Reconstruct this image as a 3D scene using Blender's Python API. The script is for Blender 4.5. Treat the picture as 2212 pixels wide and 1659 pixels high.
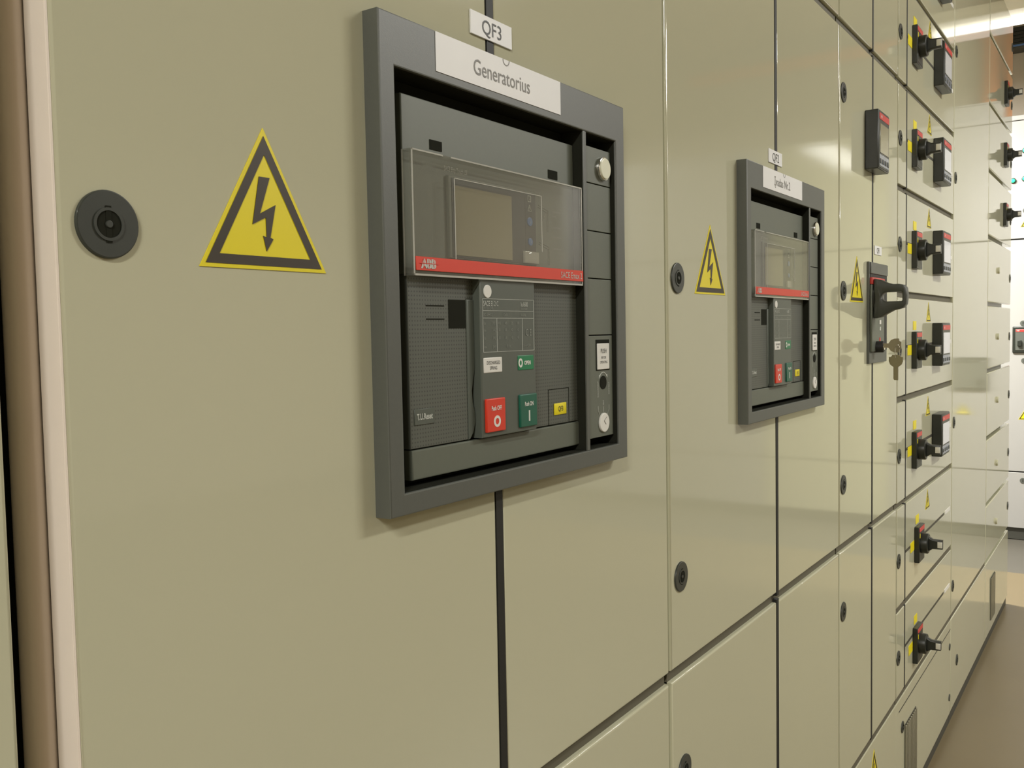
import bpy, bmesh, math, random
from mathutils import Vector, Matrix
random.seed(4)
for o in list(bpy.data.objects):
    bpy.data.objects.remove(o)
S = bpy.context.scene
C = S.collection
ZC = 1.285                      # eye height above the floor; heights below are given relative to it

# ------------------------------------------------------------------ camera, world, light, exposure
cd = bpy.data.cameras.new('camera')
cam = bpy.data.objects.new('camera', cd)
C.objects.link(cam)
cam.location = (0, -.49, ZC)
cam.rotation_euler = (1.51583, .01914, -.97610)
cd.sensor_width = 36
cd.lens = 2004.9 / 2212 * 36
cd.clip_start = .02
S.camera = cam
W = bpy.data.worlds.new('world')
S.world = W
W.use_nodes = True
W.node_tree.nodes['Background'].inputs[0].default_value = (1, .95, .85, 1)
W.node_tree.nodes['Background'].inputs[1].default_value = .02
S.view_settings.view_transform = 'Standard'
S.view_settings.look = 'None'
S.view_settings.gamma = 1
S.view_settings.use_curve_mapping = False
S.view_settings.exposure = .47
S.cycles.max_bounces = 6
S.cycles.diffuse_bounces = 3
S.cycles.glossy_bounces = 3
S.cycles.caustics_reflective = False

WARM = (1, .985, .93)


def area(name, loc, sx, sy, power, col=WARM, rot=(0, 0, 0)):
    l = bpy.data.lights.new(name, 'AREA')
    l.shape = 'RECTANGLE'
    l.size = sx
    l.size_y = sy
    l.energy = power
    l.color = col
    o = bpy.data.objects.new(name, l)
    C.objects.link(o)
    o.location = loc
    o.rotation_euler = rot
    return o


# light of the ceiling fixtures, some of them added (each sits right under its own fixture, built further down)
LAMPS = [  # x, y, length along x, length along y, z, power
    (5.62, .10, .24, 1.15, 2.845, .3),
    (4.98, 1.05, .10, 1.3, 2.845, 160),
    (-2.2, -1.3, 1.5, .10, 2.945, 82),
    (2.9, -2.0, 1.6, .30, 2.945, 60),  # added lamp: lights the near doors, set where they do not mirror it
    (5.3, -3.4, .10, .9, 2.845, 60),  # added lamp: brightens the white cabinets that glow in the upper doors
]
for i, (x, y, lx, ly, z, p) in enumerate(LAMPS):
    area('lamp_light', (x, y, z), lx, ly, p)


# ------------------------------------------------------------------ materials
def mat(name, col, rough=.5, metal=0, spec=.5, emit=None, strength=0, noise=0, nscale=20, bump=0, bscale=3, bdist=.002, coat=0):
    m = bpy.data.materials.new(name)
    m.use_nodes = True
    nt = m.node_tree
    b = nt.nodes['Principled BSDF']
    b.inputs['Base Color'].default_value = (*col, 1)
    b.inputs['Roughness'].default_value = rough
    b.inputs['Metallic'].default_value = metal
    b.inputs['Specular IOR Level'].default_value = spec
    if coat:
        b.inputs['Coat Weight'].default_value = coat
        b.inputs['Coat Roughness'].default_value = .05
    if emit:
        b.inputs['Emission Color'].default_value = (*emit, 1)
        b.inputs['Emission Strength'].default_value = strength
    g = nt.nodes.new('ShaderNodeNewGeometry')
    if noise:
        n = nt.nodes.new('ShaderNodeTexNoise')
        n.inputs['Scale'].default_value = nscale
        n.inputs['Detail'].default_value = 4
        nt.links.new(g.outputs['Position'], n.inputs['Vector'])
        mx = nt.nodes.new('ShaderNodeMix')
        mx.data_type = 'RGBA'
        mx.inputs[6].default_value = (*[c * (1 - noise) for c in col], 1)
        mx.inputs[7].default_value = (*[min(1, c * (1 + noise)) for c in col], 1)
        nt.links.new(n.outputs['Fac'], mx.inputs[0])
        nt.links.new(mx.outputs[2], b.inputs['Base Color'])
    if bump:
        n = nt.nodes.new('ShaderNodeTexNoise')
        n.inputs['Scale'].default_value = bscale
        n.inputs['Detail'].default_value = 1
        nt.links.new(g.outputs['Position'], n.inputs['Vector'])
        bp = nt.nodes.new('ShaderNodeBump')
        bp.inputs['Strength'].default_value = bump
        bp.inputs['Distance'].default_value = bdist
        nt.links.new(n.outputs['Fac'], bp.inputs['Height'])
        nt.links.new(bp.outputs['Normal'], b.inputs['Normal'])
    return m


M = {}
PAINT = (.56, .55, .395)
M['paint'] = mat('cabinet_paint', PAINT, .065, noise=.015, nscale=3, bump=.02, bscale=1.6, bdist=.002)
M['carcass'] = mat('darkened_carcass_paint', (.25, .235, .165), .3, noise=.02)  # beige darkened so the gaps between the doors look shaded
M['post'] = mat('post_paint', (.80, .68, .56), .3, noise=.03, nscale=40)
M['rubber'] = mat('black_rubber', (.012, .012, .010), .6, noise=.2)
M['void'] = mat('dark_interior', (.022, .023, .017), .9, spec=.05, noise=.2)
M['edge'] = mat('lit_edge', (.90, .80, .70), .4, noise=.02)  # paler than the door paint: light on the door's side put into colour
M['frame'] = mat('grey_plastic', (.105, .112, .098), .42, noise=.05, nscale=300, bump=.08, bscale=900, bdist=.0004)
M['panel'] = mat('dark_grey_plastic', (.130, .144, .112), .45, noise=.05, nscale=300)
M['block'] = mat('smooth_dark_plastic', (.098, .112, .092), .38, noise=.04, nscale=200)
M['black'] = mat('black_plastic', (.022, .025, .020), .35, noise=.1, nscale=60)
M['lockgrey'] = mat('lock_grey_plastic', (.045, .050, .042), .38, noise=.1, nscale=120)
M['white'] = mat('white_plastic', (.80, .79, .74), .4, noise=.02)
M['paper'] = mat('white_paper', (.88, .88, .875), .45, noise=.025, nscale=25)
M['print_dark'] = mat('dark_print', (.035, .035, .032), .5, noise=.05)
M['print_grey'] = mat('grey_print', (.22, .21, .19), .5, noise=.05)
M['print_light'] = mat('light_print', (.55, .57, .52), .5, noise=.05)
M['print_dim'] = mat('dim_light_print', (.25, .27, .235), .5, noise=.1, nscale=300)
M['red'] = mat('red_plastic', (.72, .045, .018), .4, noise=.04)
M['redprint'] = mat('red_strip', (.62, .05, .045), .4, noise=.04)
M['green'] = mat('green_plastic', (.008, .20, .075), .4, noise=.04)
M['dgreen'] = mat('dark_green_plastic', (.006, .11, .065), .4, noise=.04)
M['blue'] = mat('blue_button', (.09, .20, .48), .3, noise=.1)
M['yellow'] = mat('yellow_sticker', (.86, .73, .012), .4, noise=.02)
M['signblack'] = mat('sign_black', (.045, .033, .018), .45, noise=.05)
M['lcd'] = mat('unlit_screen', (.34, .315, .215), .12, noise=.03, nscale=8)
M['lcdwhite'] = mat('pale_screen', (.80, .82, .86), .10, noise=.02)
M['lcdblue'] = mat('blue_grey_keys', (.25, .28, .34), .2, noise=.1)
M['cream'] = mat('cream_cap', (.80, .80, .62), .35, noise=.02)
M['chrome'] = mat('chrome', (.75, .74, .70), .15, metal=1, noise=.02)
M['brass'] = mat('brass_key', (.30, .27, .19), .32, metal=1, noise=.08, nscale=80)
M['floor'] = mat('painted_floor', (.175, .135, .072), .32, noise=.10, nscale=5, bump=.05, bscale=60, bdist=.001)
M['floorgrey'] = mat('grey_floor', (.10, .092, .075), .35, noise=.12, nscale=6)
M['wall'] = mat('tan_wall', (.54, .48, .39), .7, noise=.05, nscale=4)
M['ceil'] = mat('ceiling_paint', (.60, .53, .42), .8, noise=.04, nscale=3)
M['farwhite'] = mat('white_cabinet_paint', (.40, .394, .38), .2, noise=.015, nscale=3, bump=.2, bscale=2)
M['plinth'] = mat('dark_plinth', (.055, .055, .045), .5, noise=.1, nscale=30)
M['orange'] = mat('orange_conduit', (.95, .30, .06), .35, noise=.06)
M['tube'] = mat('fluorescent_tube', (.9, .9, .85), .4, emit=(1, .96, .86), strength=1.3, noise=.01)
M['lampbody'] = mat('lamp_housing', (.80, .78, .72), .4, noise=.02)
M['greenlamp'] = mat('green_pilot_lamp', (.02, .5, .25), .3, emit=(.02, .9, .4), strength=.5, noise=.02)
M['seam'] = mat('seam_shade', (.11, .10, .068), .6, noise=.05)
M['slot'] = mat('shadow_slot', (.06, .056, .042), .5, noise=.1)


def dotted():
    m = mat('perforated_plastic', (.10, .108, .09), .48)
    nt = m.node_tree
    b = nt.nodes['Principled BSDF']
    g = nt.nodes.new('ShaderNodeNewGeometry')
    sp = nt.nodes.new('ShaderNodeSeparateXYZ')
    nt.links.new(g.outputs['Position'], sp.inputs[0])

    def fr(sock):
        a = nt.nodes.new('ShaderNodeMath'); a.operation = 'MULTIPLY'; a.inputs[1].default_value = 2 * math.pi / .0034
        s = nt.nodes.new('ShaderNodeMath'); s.operation = 'SINE'
        nt.links.new(sock, a.inputs[0]); nt.links.new(a.outputs[0], s.inputs[0])
        return s.outputs[0]
    ad = nt.nodes.new('ShaderNodeMath'); ad.operation = 'ADD'
    nt.links.new(fr(sp.outputs['X']), ad.inputs[0]); nt.links.new(fr(sp.outputs['Z']), ad.inputs[1])
    cr = nt.nodes.new('ShaderNodeMapRange')
    cr.inputs['From Min'].default_value = .9; cr.inputs['From Max'].default_value = 1.5
    nt.links.new(ad.outputs[0], cr.inputs['Value'])
    mx = nt.nodes.new('ShaderNodeMix'); mx.data_type = 'RGBA'
    mx.inputs[6].default_value = (.104, .112, .092, 1); mx.inputs[7].default_value = (.052, .057, .048, 1)
    nt.links.new(cr.outputs[0], mx.inputs[0]); nt.links.new(mx.outputs[2], b.inputs['Base Color'])
    return m


M['dots'] = dotted()


def clear(name, milk, tint=.93):
    m = bpy.data.materials.new(name)
    m.use_nodes = True
    nt = m.node_tree
    nt.nodes.clear()
    out = nt.nodes.new('ShaderNodeOutputMaterial')
    tr = nt.nodes.new('ShaderNodeBsdfTransparent'); tr.inputs[0].default_value = (tint, tint, tint * .97, 1)
    df = nt.nodes.new('ShaderNodeBsdfDiffuse'); df.inputs[0].default_value = (.78, .77, .70, 1)
    gl = nt.nodes.new('ShaderNodeBsdfGlossy'); gl.inputs['Roughness'].default_value = .06
    a = nt.nodes.new('ShaderNodeMixShader'); a.inputs[0].default_value = milk
    b = nt.nodes.new('ShaderNodeMixShader')
    f = nt.nodes.new('ShaderNodeFresnel')
    ge = nt.nodes.new('ShaderNodeNewGeometry')
    io = nt.nodes.new('ShaderNodeMapRange'); io.inputs['To Min'].default_value = 1.45; io.inputs['To Max'].default_value = 1 / 1.45   # thin sheet: same Fresnel on both sides
    nt.links.new(ge.outputs['Backfacing'], io.inputs['Value']); nt.links.new(io.outputs[0], f.inputs[0])
    nt.links.new(tr.outputs[0], a.inputs[1]); nt.links.new(df.outputs[0], a.inputs[2])
    nt.links.new(f.outputs[0], b.inputs[0]); nt.links.new(a.outputs[0], b.inputs[1]); nt.links.new(gl.outputs[0], b.inputs[2])
    nt.links.new(b.outputs[0], out.inputs[0])
    return m


M['clear'] = clear('clear_plastic', .06)
M['clearedge'] = clear('clear_plastic_edge', .6, .85)


# ------------------------------------------------------------------ geometry helpers (wall coordinates: x along the row, -y towards the room, z relative to the eye)
def new():
    return bmesh.new()


def box(bm, x0, x1, y0, y1, z0, z1, bev=0, seg=2, mi=0):
    v = [bm.verts.new((x, y, z)) for x in (x0, x1) for y in (y0, y1) for z in (z0, z1)]
    fs = []
    for q in ((0, 1, 3, 2), (4, 6, 7, 5), (0, 4, 5, 1), (2, 3, 7, 6), (0, 2, 6, 4), (1, 5, 7, 3)):
        f = bm.faces.new([v[i] for i in q])
        f.material_index = mi
        fs.append(f)
    bmesh.ops.recalc_face_normals(bm, faces=fs)
    if bev:
        es = list({e for f in fs for e in f.edges})
        bmesh.ops.bevel(bm, geom=es, offset=bev, segments=seg, profile=.5, affect='EDGES', clamp_overlap=True)
    return bm


def prism(bm, pts, y0, y1, bev=0, seg=2, mi=0):
    """outline in (x, z), extruded from front y0 to back y1; bev rounds the front edge"""
    a = [bm.verts.new((p[0], y0, p[1])) for p in pts]
    b = [bm.verts.new((p[0], y1, p[1])) for p in pts]
    n = len(pts)
    fs = [bm.faces.new(a), bm.faces.new(b[::-1])]
    for i in range(n):
        fs.append(bm.faces.new((a[i], b[i], b[(i + 1) % n], a[(i + 1) % n])))
    for f in fs:
        f.material_index = mi
    bmesh.ops.recalc_face_normals(bm, faces=fs)
    if bev:
        es = [e for e in fs[0].edges]
        bmesh.ops.bevel(bm, geom=es, offset=bev, segments=seg, profile=.5, affect='EDGES', clamp_overlap=True)
    return bm


def sideprism(bm, pts, x0, x1, bev=0, mi=0):
    """outline in (y, z), extruded along x"""
    a = [bm.verts.new((x0, p[0], p[1])) for p in pts]
    b = [bm.verts.new((x1, p[0], p[1])) for p in pts]
    n = len(pts)
    fs = [bm.faces.new(a), bm.faces.new(b[::-1])]
    for i in range(n):
        fs.append(bm.faces.new((a[i], b[i], b[(i + 1) % n], a[(i + 1) % n])))
    for f in fs:
        f.material_index = mi
    bmesh.ops.recalc_face_normals(bm, faces=fs)
    if bev:
        es = list({e for f in fs[:2] for e in f.edges})
        bmesh.ops.bevel(bm, geom=es, offset=bev, segments=2, profile=.5, affect='EDGES', clamp_overlap=True)
    return bm


def disc(bm, x, z, r, y0, y1, n=40, bev=0, r1=None, mi=0, sz=1):
    """short round boss: axis along y, front at y0"""
    r1 = r if r1 is None else r1
    a = [bm.verts.new((x + r * math.cos(2 * math.pi * i / n), y0, z + r * sz * math.sin(2 * math.pi * i / n))) for i in range(n)]
    b = [bm.verts.new((x + r1 * math.cos(2 * math.pi * i / n), y1, z + r1 * sz * math.sin(2 * math.pi * i / n))) for i in range(n)]
    fs = [bm.faces.new(a), bm.faces.new(b[::-1])]
    for i in range(n):
        fs.append(bm.faces.new((a[i], b[i], b[(i + 1) % n], a[(i + 1) % n])))
    for f in fs:
        f.material_index = mi
    bmesh.ops.recalc_face_normals(bm, faces=fs)
    if bev:
        bmesh.ops.bevel(bm, geom=list(fs[0].edges), offset=bev, segments=2, profile=.5, affect='EDGES', clamp_overlap=True)
    return bm


def ring(bm, x, z, ro, ri, y0, y1, n=36, a0=0, a1=2 * math.pi, sz=1, mi=0):
    full = abs(a1 - a0 - 2 * math.pi) < 1e-6
    k = n if full else n + 1
    vs = []
    for i in range(k):
        t = a0 + (a1 - a0) * i / n
        c, s = math.cos(t), math.sin(t) * sz
        vs.append([bm.verts.new((x + r * c, y, z + r * s)) for r, y in ((ro, y0), (ri, y0), (ri, y1), (ro, y1))])
    fs = []
    for i in range(n):
        A, B = vs[i], vs[(i + 1) % k]
        for j in range(4):
            fs.append(bm.faces.new((A[j], A[(j + 1) % 4], B[(j + 1) % 4], B[j])))
    if not full:
        fs.append(bm.faces.new(vs[0])); fs.append(bm.faces.new(vs[-1][::-1]))
    for f in fs:
        f.material_index = mi
    bmesh.ops.recalc_face_normals(bm, faces=fs)
    return bm


def tube(bm, pts, r, n=12, mi=0):
    pts = [Vector(p) for p in pts]
    rings = []
    for i, p in enumerate(pts):
        d = (pts[min(i + 1, len(pts) - 1)] - pts[max(i - 1, 0)]).normalized()
        up = Vector((0, 0, 1)) if abs(d.z) < .9 else Vector((1, 0, 0))
        s = d.cross(up).normalized()
        t = s.cross(d)
        rings.append([bm.verts.new(p + r * (math.cos(2 * math.pi * j / n) * s + math.sin(2 * math.pi * j / n) * t)) for j in range(n)])
    fs = [bm.faces.new(rings[0]), bm.faces.new(rings[-1][::-1])]
    for A, B in zip(rings, rings[1:]):
        for j in range(n):
            fs.append(bm.faces.new((A[j], A[(j + 1) % n], B[(j + 1) % n], B[j])))
    for f in fs:
        f.material_index = mi
    bmesh.ops.recalc_face_normals(bm, faces=fs)
    return bm


_font = {}


def text(bm, s, x, z, h, y, xs=1.0, align='CENTER', rot=0, bold=0, th=.0002, mi=0):
    """flat lettering of cap height h, facing the room, baseline middle at (x, z)"""
    cu = bpy.data.curves.new('lettering', 'FONT')
    cu.body = s
    cu.align_x = align
    cu.size = h / .72
    cu.resolution_u = 3
    cu.offset = bold
    ob = bpy.data.objects.new('lettering_source', cu)
    C.objects.link(ob)
    bpy.context.view_layer.update()
    me = bpy.data.meshes.new_from_object(ob.evaluated_get(bpy.context.evaluated_depsgraph_get()))
    bpy.data.objects.remove(ob)
    bpy.data.curves.remove(cu)
    vs = []
    c, sn = math.cos(rot), math.sin(rot)
    for v in me.vertices:
        a, b = v.co.x * xs, v.co.y
        vs.append(bm.verts.new((x + a * c - b * sn, y, z + a * sn + b * c)))
    fs = []
    for p in me.polygons:
        try:
            f = bm.faces.new([vs[i] for i in p.vertices])
        except ValueError:
            continue
        f.material_index = mi
        f.normal_update()
        if f.normal.y > 0:
            f.normal_flip()
        fs.append(f)
    bpy.data.meshes.remove(me)
    return bm


class Thing:
    """an Empty at the thing's base; its parts are given in wall coordinates"""

    def __init__(self, name, label, cat, base, group=None, far=False):
        self.base = Vector(base)
        o = bpy.data.objects.new(name, None)
        o.empty_display_size = .05
        C.objects.link(o)
        if far:
            o.location = (FARX + base[1], -base[0], base[2] + ZC)
            o.rotation_euler = (0, 0, -math.pi / 2)
        else:
            o.location = (base[0], base[1], base[2] + ZC)
        o['label'] = label
        o['category'] = cat
        if group:
            o['group'] = group
        self.o = o

    def part(self, name, bm, mats, parent=None, label=None, smooth=True, kind=None):
        if isinstance(mats, str):
            mats = [mats]
        bmesh.ops.translate(bm, verts=bm.verts, vec=-self.base)
        me = bpy.data.meshes.new(name)
        bm.to_mesh(me)
        bm.free()
        for m in mats:
            me.materials.append(M[m])
        if smooth:
            for p in me.polygons:
                p.use_smooth = True
            me.set_sharp_from_angle(angle=math.radians(32))
            for p in me.polygons:          # flat faces stay flat, only the rounded edges are smooth
                if max(abs(c) for c in p.normal) > .9999 and (p.area > 3e-4 or len(p.vertices) > 4):
                    p.use_smooth = False
        o = bpy.data.objects.new(name, me)
        C.objects.link(o)
        o.parent = parent or self.o
        if label:
            o['label'] = label
        if kind:
            o['kind'] = kind
        return o


def struct(name, bm, m, label, cat):
    me = bpy.data.meshes.new(name)
    bm.to_mesh(me)
    bm.free()
    me.materials.append(M[m])
    o = bpy.data.objects.new(name, me)
    C.objects.link(o)
    o['kind'] = 'structure'
    o['label'] = label
    o['category'] = cat
    return o


def rect(x0, x1, z0, z1):
    return [(x0, z0), (x1, z0), (x1, z1), (x0, z1)]


FARX = 6.2

# ------------------------------------------------------------------ the room (world coordinates)
XL, XR, YB, YF, ZT = -3.2, 6.86, -5.9, 2.3, 3.35
struct('floor', box(new(), XL, 5.355, YB, YF, -.1, 0), 'floor', 'beige painted floor along the switchgear row', 'floor')
struct('floor_passage', box(new(), 5.362, XR, YB, YF, -.1, -.004), 'floorgrey', 'grey floor of the cross passage before the white cabinets', 'floor')
struct('trim_1', box(new(), 5.355, 5.362, YB, YF, -.1, -.008), 'plinth', 'thin dark joint between beige and grey floor', 'floor joint')
struct('ceiling', box(new(), XL, XR, YB, YF, ZT, ZT + .1), 'ceil', 'plain warm ceiling of the switch room', 'ceiling')
struct('wall_far', box(new(), XR, XR + .1, YB, YF, -.1, ZT), 'wall', 'tan wall above the far white cabinets', 'wall')
struct('wall_back', box(new(), XL - .1, XL, YB, YF, -.1, ZT), 'wall', 'wall behind the camera', 'wall')
struct('wall_right', box(new(), XL, XR, YB - .1, YB, -.1, ZT), 'wall', 'wall opposite the switchgear row', 'wall')
struct('wall_left', box(new(), XL, XR, YF, YF + .1, -.1, ZT), 'wall', 'wall behind the switchgear row', 'wall')

# ------------------------------------------------------------------ switchgear row
TOP, SEAM1, SEAM2, SEAM3, BOT, FLOOR = 1.34, .590, -.4437, -.9356, -1.245, -1.285
G = .0078                        # half a horizontal gap
ROWS = [1.098, .8405, .588, .335, .0766, -.1825, -.446, -.7075, SEAM3]


def cabinet(label, x0, x1, depth=.62, front=.024):
    t = Thing('switchgear_cabinet', label, 'cabinet', ((x0 + x1) / 2, .3, FLOOR), 'beige switchgear cabinets of the long row')
    t.part('body', box(new(), x0 + .0005, x1 - .0005, front, depth, BOT, TOP + .01, .002), 'carcass')
    t.part('plinth', box(new(), x0 + .0005, x1 - .0005, .005, depth - .02, FLOOR, BOT - .0005), 'plinth')
    return t


def door(t, x0, x1, z0, z1, thick=.022, pts=None, name='door', bev=.0028):
    return t.part(name, prism(new(), pts or rect(x0, x1, z0, z1), 0, thick, bev, 3), 'paint')


def lock(t, d, x, z, r=.0195):
    bm = new()
    disc(bm, x, z, r, -.0022, .002, 48, .0009, mi=0)
    ring(bm, x, z, .0095, .0078, -.0030, -.002, 36, mi=0)
    disc(bm, x, z, .0076, -.0024, -.002, 32, mi=1)
    box(bm, x - .0017, x + .0017, -.0027, -.002, z - .0105, z + .0105, mi=1)
    disc(bm, x, z, .0022, -.0034, -.002, 20, .0004, mi=0)
    return t.part('lock', bm, ['lockgrey', 'void'], d, 'round dark grey quarter turn lock')


def gap_shade(t, x, z0, z1, w=.0105):
    return t.part('gap_shade', box(new(), x - w / 2, x + w / 2, -.0002, .0235, z0, z1), 'rubber')  # flush black strip carries the darkness of the deep gap between doors


def seams(t, x0, x1, zs):
    for z in zs:
        t.part('seam_shade', box(new(), x0, x1, .0025 if z < -.6 else .007, .0235, z - G - .002, z + G + .002), 'seam', smooth=False)  # dark strip fills the gap in place of its shade


X = dict(c1=(.284, 1.066), c2=(1.074, 1.866), c3=(1.874, 2.391), c4=(2.399, 3.193), c5=(3.201, 3.991), c6=(3.999, 4.745))
FX3, FX2 = .531, 1.3146          # left sides of the two breaker frames
FT, FB, FW = .2446, -.1412, .397   # frame top, bottom, width

# neighbour at the left edge
t = cabinet('switchgear cabinet at the far left edge, left of the round post, mostly out of frame', -.52, .250)
door(t, -.516, .250, SEAM2 + G, SEAM1 - G)
door(t, -.516, .250, SEAM3 + G, SEAM2 - G)
door(t, -.516, .250, SEAM1 + G, TOP)
door(t, -.516, .250, BOT, SEAM3 - G, name='bottom_panel')

# cabinets with the two circuit breakers
for key, fx, lab, locks in (
        ('c1', FX3, 'nearest switchgear cabinet, carrying the QF3 breaker and largest warning sign', [(.3134, .0662)]),
        ('c2', FX2, 'switchgear cabinet carrying the QF2 breaker, second from the left', [(1.1010, .0655), (1.1039, -.3195)])):
    a, b = X[key]
    t = cabinet(lab, a + (.001 if key == 'c1' else -.003), b + .003)
    s = a + .414 if key == 'c1' else 1.492     # dark joint between the two doors
    if key == 'c1':
        s = .698
    l, r = s - .0055, s + .0055
    oz0, oz1, ox0, ox1 = FB + .012, FT - .012, fx + .012, fx + FW - .012
    d = door(t, 0, 0, 0, 0, pts=[(a, SEAM2 + G), (l, SEAM2 + G), (l, oz0), (ox0, oz0), (ox0, oz1), (l, oz1), (l, SEAM1 - G), (a, SEAM1 - G)])
    for p in locks:
        lock(t, d, *p)
    door(t, 0, 0, 0, 0, pts=[(r, SEAM2 + G), (b, SEAM2 + G), (b, SEAM1 - G), (r, SEAM1 - G), (r, oz1), (ox1, oz1), (ox1, oz0), (r, oz0)])
    d = door(t, a, l, SEAM3 + G, SEAM2 - G)
    lock(t, d, a + (.036 if key == 'c2' else .03), -.578)
    door(t, r, b, SEAM3 + G, SEAM2 - G)
    door(t, a, l, SEAM1 + G, TOP)
    door(t, r, b, SEAM1 + G, TOP)
    door(t, a, b, BOT, SEAM3 - G, name='bottom_panel')
    seams(t, a, b, (SEAM1, SEAM2, SEAM3))
    gap_shade(t, s, FT - .005, SEAM1 - .003)
    gap_shade(t, s, SEAM2 + .003, FB + .005)
    gap_shade(t, s, SEAM3 + .003, SEAM2 - .003)
    gap_shade(t, s, SEAM1 + .003, TOP)
    if key == 'c1':
        bm = new()
        tube(bm, [(.2790, .0315, z) for z in (BOT, 0, TOP)], .0095, 28)
        t.part('corner_post', bm, 'post', label='round brownish corner post beside the door edge')
        t.part('lit_edge', box(new(), .2828, .2846, .0008, .0218, SEAM2 + G, SEAM1 - G, .0005), 'edge', label='lit edge of the nearest door, its brightness painted pale')
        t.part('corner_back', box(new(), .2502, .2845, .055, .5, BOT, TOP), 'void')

# narrow cabinet with the large rotary handle and keys
a, b = X['c3']
t = cabinet('narrow switchgear cabinet carrying the large handle with the hanging keys', a - .003, b + .003)
s = 2.142
seams(t, a, b, (SEAM1, SEAM2, SEAM3))
door(t, a, 2.3950, BOT, SEAM3 - G, name='bottom_panel', bev=.0006)
for z0, z1, lz in ((SEAM2 + G, SEAM1 - G, (.4581, .0710, -.3165)), (SEAM3 + G, SEAM2 - G, (-.5748,)), (SEAM1 + G, TOP, (.85,))):
    d = door(t, a, s - .005, z0, z1)
    for z in lz:
        lock(t, d, 1.8985, z)
    door(t, s + .005, b, z0, z1)
    gap_shade(t, s, z0 - .003, z1 + .003)

# cabinet of withdrawable drawers with knobs and meters
a, b = X['c4']
t = cabinet('switchgear cabinet with a column of small rotary switches and meters', a - .0035, b + .003)
s = 2.495
seams(t, a, b, ROWS)
edges = [TOP + G] + ROWS
for k in range(len(edges) - 1):
    z1, z0 = edges[k] - G, edges[k + 1] + G
    mid = (z0 + z1) / 2
    d = door(t, a, s - .005, z0, z1, name='lock_door', bev=.002)
    if k not in (5,):
        lock(t, d, 2.418, (z0 + z1) / 2 - .008, .0185)
    else:
        lock(t, d, 2.418, (z0 + z1) / 2 - .008, .0185)
    d = door(t, s + .005, b, z0, z1, name='drawer', bev=.002)
    gap_shade(t, s, z0 - .002, z1 + .002)
    t.part('finger_slot', box(new(), s + .005, 3.06, -.0006, .002, mid - .0035, mid + .0035), 'slot', d)
    t.part('white_tab', box(new(), 3.075, 3.165, -.0012, .002, mid - .006, mid + .006, .0005), 'white', d, 'small white tab')  # plain white tab at the right end of the slot
bp = door(t, 2.3954, b, BOT, SEAM3 - G, name='bottom_panel', bev=.0006)
lock(t, bp, 2.470, -1.0242, .015)
t.part('panel_joint', box(new(), 2.43, b - .002, -.0006, .002, -.9735, -.9705), 'slot', bp)
for z in (-1.0254, -1.19):
    t.part('screw', disc(new(), 3.178, z, .011, -.002, .001, 20, .0006), 'lockgrey', bp)
gb = t.part('vent_grille', box(new(), 2.499, 2.642, -.001, .002, -1.222, -1.030), 'slot', bp, 'dark vertical slat vent grille')
for i in range(9):
    xx = 2.5035 + i * .0166
    t.part('slat', box(new(), xx - .0042, xx + .0042, -.0045, -.0008, -1.220, -1.032, .0008, 1), 'carcass', bp)

# plain tall cabinet
a, b = X['c5']
t = cabinet('plain tall switchgear cabinet without devices, before the last one', a - .003, b + .003)
seams(t, a, b, (SEAM3,))
d = door(t, a, b, SEAM3 + G, TOP)
for z in (.46, -.312, -.84, .85):
    lock(t, d, 3.229, z, .0185)
d = door(t, a, b, BOT, SEAM3 - G, name='bottom_panel')
lock(t, d, 3.32, -1.11, .0185)

# last cabinet of the row
a, b = X['c6']
t = cabinet('last switchgear cabinet at the far end of the beige row', a - .003, b - .012, front=.034)
for k in range(len(edges) - 1):
    z1, z0 = edges[k] - G, edges[k + 1] + G
    mid = (z0 + z1) / 2
    d = door(t, a, b, z0, z1, .032, name='drawer', bev=.004)
    lock(t, d, 4.716, mid - .005, .0185)
    if k >= 4:
        bm = new()
        disc(bm, 4.30, mid + .012 if k == 4 else mid, .013, -.007, 0, 24, .003)
        t.part('blind_plug', bm, 'paint', d)
d = door(t, a, b - .006, BOT, SEAM3 - G, .03, name='bottom_panel')
gb = t.part('vent_grille', box(new(), 4.15, 4.28, -.001, .002, -1.205, -1.030), 'slot', d, 'dark vertical slat vent grille')
for i in range(6):
    xx = 4.160 + i * .022
    t.part('slat', box(new(), xx - .0055, xx + .0055, -.0045, -.0008, -1.203, -1.032), 'carcass', d)
t.part('side_panel', box(new(), b - .0118, b - .009, .036, .61, BOT, TOP), 'carcass')


# ------------------------------------------------------------------ warning signs and name tags
def inset(pts, f, c):
    return [(c[0] + (p[0] - c[0]) * f, c[1] + (p[1] - c[1]) * f) for p in pts]


BOLT = [(-.0049, .0618), (.0042, .0619), (-.0051, .0372), (.0087, .0442), (.0033, .0218), (.0059, .0209), (-.0002, .0124), (-.0028, .0226), (.0001, .0218), (0, .0351), (-.0116, .0296)]


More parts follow.
